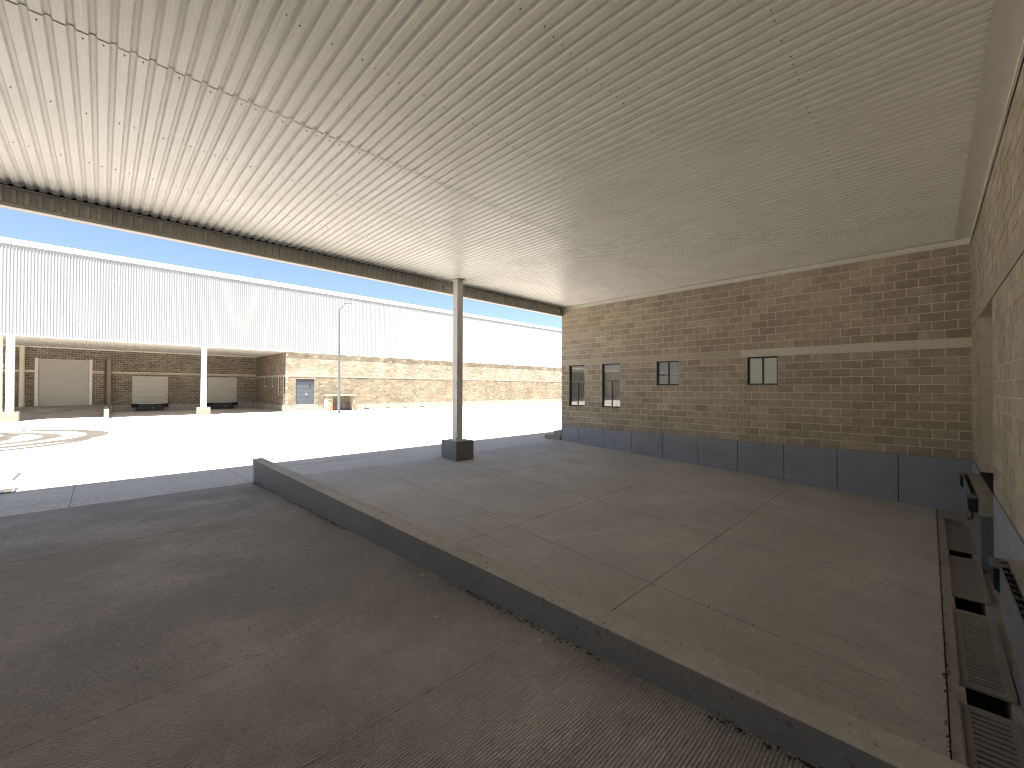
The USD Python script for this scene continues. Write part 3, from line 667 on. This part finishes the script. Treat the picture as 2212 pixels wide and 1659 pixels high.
# far canopy columns
fc = xf('canopy_column', 'white steel column on a concrete block between the two far dock doors', 'column', 'white columns of the far canopy', loc=(6.24, 44.62, 0))
obj('pedestal', CBOX(-.43, .43, -.40, .40, -.45, .345, .015), M['oldconc'], fc)
obj('shaft', CBOX(-.185, .185, -.19, .19, .346, 5.53, .012), M['white_paint'], fc)
obj('splice_plate', CBOX(-.15, .15, -.196, -.1905, 3.18, 3.55, .002), M['white_paint'], fc)
copy_of(fc, (-4.42, 44.62, .02), label='white steel column at the far left beside a cream downpipe', cat='column', group='white columns of the far canopy')
dp = xf('downpipe', 'cream downpipe strapped beside the leftmost white column', 'downpipe', 'cream downpipes', loc=(-4.86, 44.55, 0))
obj('pipe', MB().add(*cyl((0, 0, .38), (0, 0, 5.5), .13, n=18)).get(), M['pipe'], dp, smooth=30)
obj('coupling', cyl((0, 0, 3.35), (0, 0, 3.62), .15, n=18), M['pipe'], dp, smooth=30)
obj('shoe', cyl((0, 0, .35), (0, 0, .62), .15, n=18), M['pipe'], dp, smooth=30)
dp2 = xf('downpipe', 'cream downpipe standing deep under the far canopy by the roller door', 'downpipe', 'cream downpipes', loc=(-4.80, 54.7, 0))
obj('pipe', cyl((0, 0, .35), (0, 0, 5.6), .16, n=18), M['pipe'], dp2, smooth=30)
obj('elbow', MB().add(*cyl((0, 0, 5.5), (-.5, 0, 5.55), .12, n=12)).get(), M['pipe'], dp2, smooth=30)
obj('coupling', cyl((0, 0, .40), (0, 0, .7), .18, n=18), M['pipe'], dp2, smooth=30)

# far levellers
def far_lev(xc, label):
    p = xf('far_dock_leveller', label, 'dock leveller', 'black levellers under the far dock doors', loc=(xc, YD, 0))
    obj('leveller_beam', CBOX(-.85, .85, -.30, -.02, .16, .42, .008), M['black_steel'], p)
    for s in (-1, 1): obj('bumper', CBOX(s * 1.12 - .26, s * 1.12 + .26, -.34, -.02, .10, .44, .02), M['rubber'], p)
    obj('lip_plate', CBOX(-1.03, 1.03, -.36, -.31, -.27, .17, .008), M['black_steel'], p)
    obj('latch', CBOX(.12, .28, -.40, -.361, -.02, .06, .01), M['galv'], p)
    return p
fl = far_lev(3.44, 'black dock leveller below the left far dock door')
copy_of(fl, (9.40, YD, 0), label='black dock leveller below the right far dock door', cat='dock leveller', group='black levellers under the far dock doors')

# steps, niche, lamp
fs = xf('concrete_steps', 'wide pale concrete steps below the grey double door', 'steps')
for a, b, y, z0, z1 in ((12.95, 16.05, 43.1, -.5, -.09), (13.2, 15.75, 43.5, -.089, .11), (13.35, 15.45, 43.9, .111, .31)): obj('step', CBOX(a, b, y, YF + .02, z0, z1, .02), M['white_conc'], fs)
obj('landing', CBOX(13.4, 15.4, 44.05, YF + .05, .311, .40, .01), M['white_conc'], fs)
ni = xf('pipe_enclosure', 'small open-fronted block enclosure on the yard in front of the far wall', 'enclosure')
build_wall(ni, 'y', 43.2, -1, 16.19, 16.65, -.36, 8, [], M['farblock_low'], M['farblocks'], near=20, cham=.006)
build_wall(ni, 'y', 43.2, -1, 18.74, 19.02, -.36, 8, [], M['farblock_low'], M['farblocks'], near=20, cham=.006)
obj('enclosure_side', BOX(16.2, 16.64, 43.205, YF + .02, -.4, 1.235), M['mortar_pale'], ni)
obj('enclosure_side', BOX(18.75, 19.01, 43.205, YF + .02, -.4, 1.235), M['mortar_pale'], ni)
obj('roof_slab', CBOX(16.10, 19.1, 43.14, YF + .03, 1.24, 1.36, .015), M['white_conc'], ni)
for xq in (17.2, 17.5, 17.75, 18.25, 18.5):
    p = obj('pipe_riser', MB().add(*cyl((xq, 43.75, -.32), (xq, 43.75, .45 + .1 * (xq > 17.4)), .045, n=10)).add(*cyl((xq, 43.75, .40), (xq + .12, 43.75, .40), .04, n=10)).get(), M['door_dark'], ni)
rv = xf('standpipe', 'red standpipe in the left corner of the block enclosure', 'standpipe')
obj('body', MB().add(*cyl((16.9, 43.5, -.34), (16.9, 43.5, .15), .09, n=12)).add(*cyl((16.9, 43.5, .15), (16.9, 43.5, .26), .11, .05, n=12)).get(), M['red'], rv, smooth=30)
obj('outlet', cyl((16.9, 43.5, .0), (17.12, 43.46, .0), .06, n=10), M['red'], rv, smooth=30)
obj('stem', cyl((16.88, 43.5, .26), (16.84, 43.5, .7), .02, n=8), M['red'], rv)
lp = xf('street_lamp', 'tall slim grey lamp post standing in the yard before the far wall', 'street lamp', loc=(15.12, 37.95, -.24))
obj('post', MB().add(*cyl((0, 0, 0), (0, 0, 3.2), .115, .105, 14)).add(*cyl((0, 0, 3.2), (0, 0, 9.42), .10, .05, 14)).get(), M['lamp'], lp, smooth=30)
obj('base_plate', CBOX(-.2, .2, -.2, .2, 0, .03, .004), M['galv'], lp)
obj('arm', MB().add(*cyl((0, 0, 9.38), (.32, -.32, 9.82), .04, .035, 10)).add(*cyl((.32, -.32, 9.82), (.42, -.42, 9.86), .035, n=10)).get(), M['lamp'], lp, smooth=30)
hv, hf = CBOX(-.30, .30, -.09, .09, -.045, .045, .03); ca, sa = math.cos(-math.pi / 4), math.sin(-math.pi / 4)
rot = lambda v: np.c_[v[:, 0] * ca - v[:, 1] * sa + .52, v[:, 0] * sa + v[:, 1] * ca - .52, v[:, 2] + 9.88]
obj('lamp_head', (rot(hv), hf), M['lamp'], lp)
hv, hf = CBOX(-.22, .22, -.07, .07, -.06, -.046, .005)
obj('lens', (rot(hv), hf), M['lamp_glass'], lp)

# ================================================================== YARD DETAILS
def cover(name, x0, x1, y0, y1, m, label, cat, grp=None, bars=0):
    z = yard_z((y0 + y1) / 2)
    p = xf(name, label, cat, grp)
    dz = lambda v: v + np.c_[np.zeros(len(v)), np.zeros(len(v)), np.array([yard_z(y) for y in v[:, 1]])]
    fr = extrude(sbox(x0 - .05, y0 - .05, x1 + .05, y1 + .05).difference(sbox(x0, y0, x1, y1)), .005)
    obj('frame', (dz(np.array(fr.vertices)), fr.faces), M['door_dark'], p)
    v, f = BOX(x0 + .012, x1 - .012, y0 + .012, y1 - .012, .0, .010); obj('cover', (dz(v), f), m, p)
    for i in range(bars):
        xb = x0 + (x1 - x0) * (i + 1) / (bars + 1); v, f = BOX(xb - .012, xb + .012, y0 + .03, y1 - .03, .0102, .016); obj('bar', (dz(v), f), M['door_dark'], p)
cover('manhole_cover', -2.75, -1.42, 15.12, 16.25, M['coverslab'], 'square pale concrete manhole cover in the sunlit yard at the left', 'manhole cover')
cover('steel_cover', -5.2, -2.88, 33.1, 35.0, M['plate'], 'bluish steel plate let into the yard before the far canopy', 'cover plate')
cover('yard_grate', -2.6, -1.24, 13.36, 13.84, M['trench'], 'small drain grate at the edge of the shade at the left', 'drain grate', bars=9)
tm_ = MB()
def arc(cx, cy, r, w, a0, a1, ex=1.0, n=60):
    t = np.radians(np.linspace(a0, a1, n + 1)); V = []
    for q in t:
        for rr in (r - w / 2, r + w / 2): x_, y_ = cx + rr * math.cos(q) * ex, cy + rr * math.sin(q); V.append((x_, y_, yard_z(y_) + .004 + .0004 * tm_.n / 100))
    tm_.add(np.array(V), np.array([[2 * i, 2 * i + 1, 2 * i + 3, 2 * i + 2] for i in range(n)]))
for cx, cy, r, w, a0, a1 in ((-5.6, 28.6, 5.5, .75, -82, 80), (-5.7, 28.3, 4.15, .6, -85, 78), (-5.9, 28.0, 2.9, .6, -90, 88), (-6.3, 30.2, 3.4, .5, -75, 75), (-5.0, 26.6, 4.6, .5, -85, -8)): arc(cx, cy, r, w, a0, a1)
tmv, tmf = tm_.get()
obj('tyre_marks', (tmv, tmf), M['tyre'], kind='stuff', label='curved tyre marks on the sunlit yard', cat='tyre marks')

# ================================================================== LEAF LITTER
def leaf(mb, x, y, z, s):
    a = rng.uniform(0, 6.28); t = rng.uniform(.15, .8); c, s_ = math.cos(a), math.sin(a)
    L, W = s, s * rng.uniform(.35, .6)
    P = [(-L, 0, 0), (-L * .3, W, t * W), (L * .5, W * .8, t * W), (L, 0, t * W * .5), (L * .5, -W * .8, t * W * .9), (-L * .3, -W, t * W * .8), (0, 0, .002)]
    v = np.array([(x + p[0] * c - p[1] * s_, y + p[0] * s_ + p[1] * c, z + .004 + p[2]) for p in P])
    mb.add(v, np.array([[6, i, (i + 1) % 6] for i in range(6)]))
lm = MB()
for i in range(620):
    y = rng.uniform(.9, 10.9)
    if noise(np.array([[y * 2.2, 1.5, 0]]))[0] < .42: continue
    if y < 10.9: leaf(lm, KX0 - .02 - abs(rng.gauss(0, .022)), y, ramp_z(y) + rng.uniform(0, .012), rng.uniform(.007, .019))
for i in range(330):
    j = rng.choice(['x5', 'x7', 'x10', 'y3', 'y5', 'y0'])
    if j[0] == 'x': x, y = {'x5': 5.0, 'x7': 7.43, 'x10': 10.2}[j] + rng.gauss(0, .008), rng.uniform(.7, 9.5)
    else: y, x = {'y3': 3.16, 'y5': 5.69, 'y0': .55}[j] + rng.gauss(0, .008), rng.uniform(2.8, 12.9)
    
    if noise(np.array([[x * 1.3, y * 1.3, 7.0]]))[0] > .45: leaf(lm, x, y, pit_z(y), rng.uniform(.008, .02))
for i in range(150):
    x = rng.uniform(3.2, 12.9); leaf(lm, x, .55 + rng.gauss(0, .012), pit_z(.55), rng.uniform(.008, .02))
for i in range(70):
    x, y = rng.uniform(2.7, 12.8), rng.uniform(.8, 10.5); leaf(lm, x, y, pit_z(y), rng.uniform(.006, .016))
for i in range(40):
    x, y = rng.uniform(-1.5, 2.3), rng.uniform(2.5, 10.5); leaf(lm, x, y, ramp_z(y), rng.uniform(.005, .012))
for i in range(30): leaf(lm, rng.uniform(8.2, 9.2), .1 + .08 * rng.random(), AZ, rng.uniform(.008, .02))
obj('leaf_litter', lm.get(), M['leaf'], kind='stuff', label='dark dry leaf litter along the kerb foot and the floor joints', cat='leaf litter')
ps = MB()
for x, y in ((1.15, 5.0), (2.25, 4.15), (2.22, 2.6), (3.7, 3.4), (5.2, 6.3), (4.2, 4.4), (6.5, 3.9), (1.9, 3.4)):
    z = ramp_z(y) if x < 2.3 else pit_z(y); ps.cbox(x - .016, x + .016, y - .010, y + .010, z, z + .012, .005)
obj('pale_pebbles', ps.get(), M['scrap'], kind='stuff', label='a few pale pebbles scattered by the kerb', cat='pebbles')
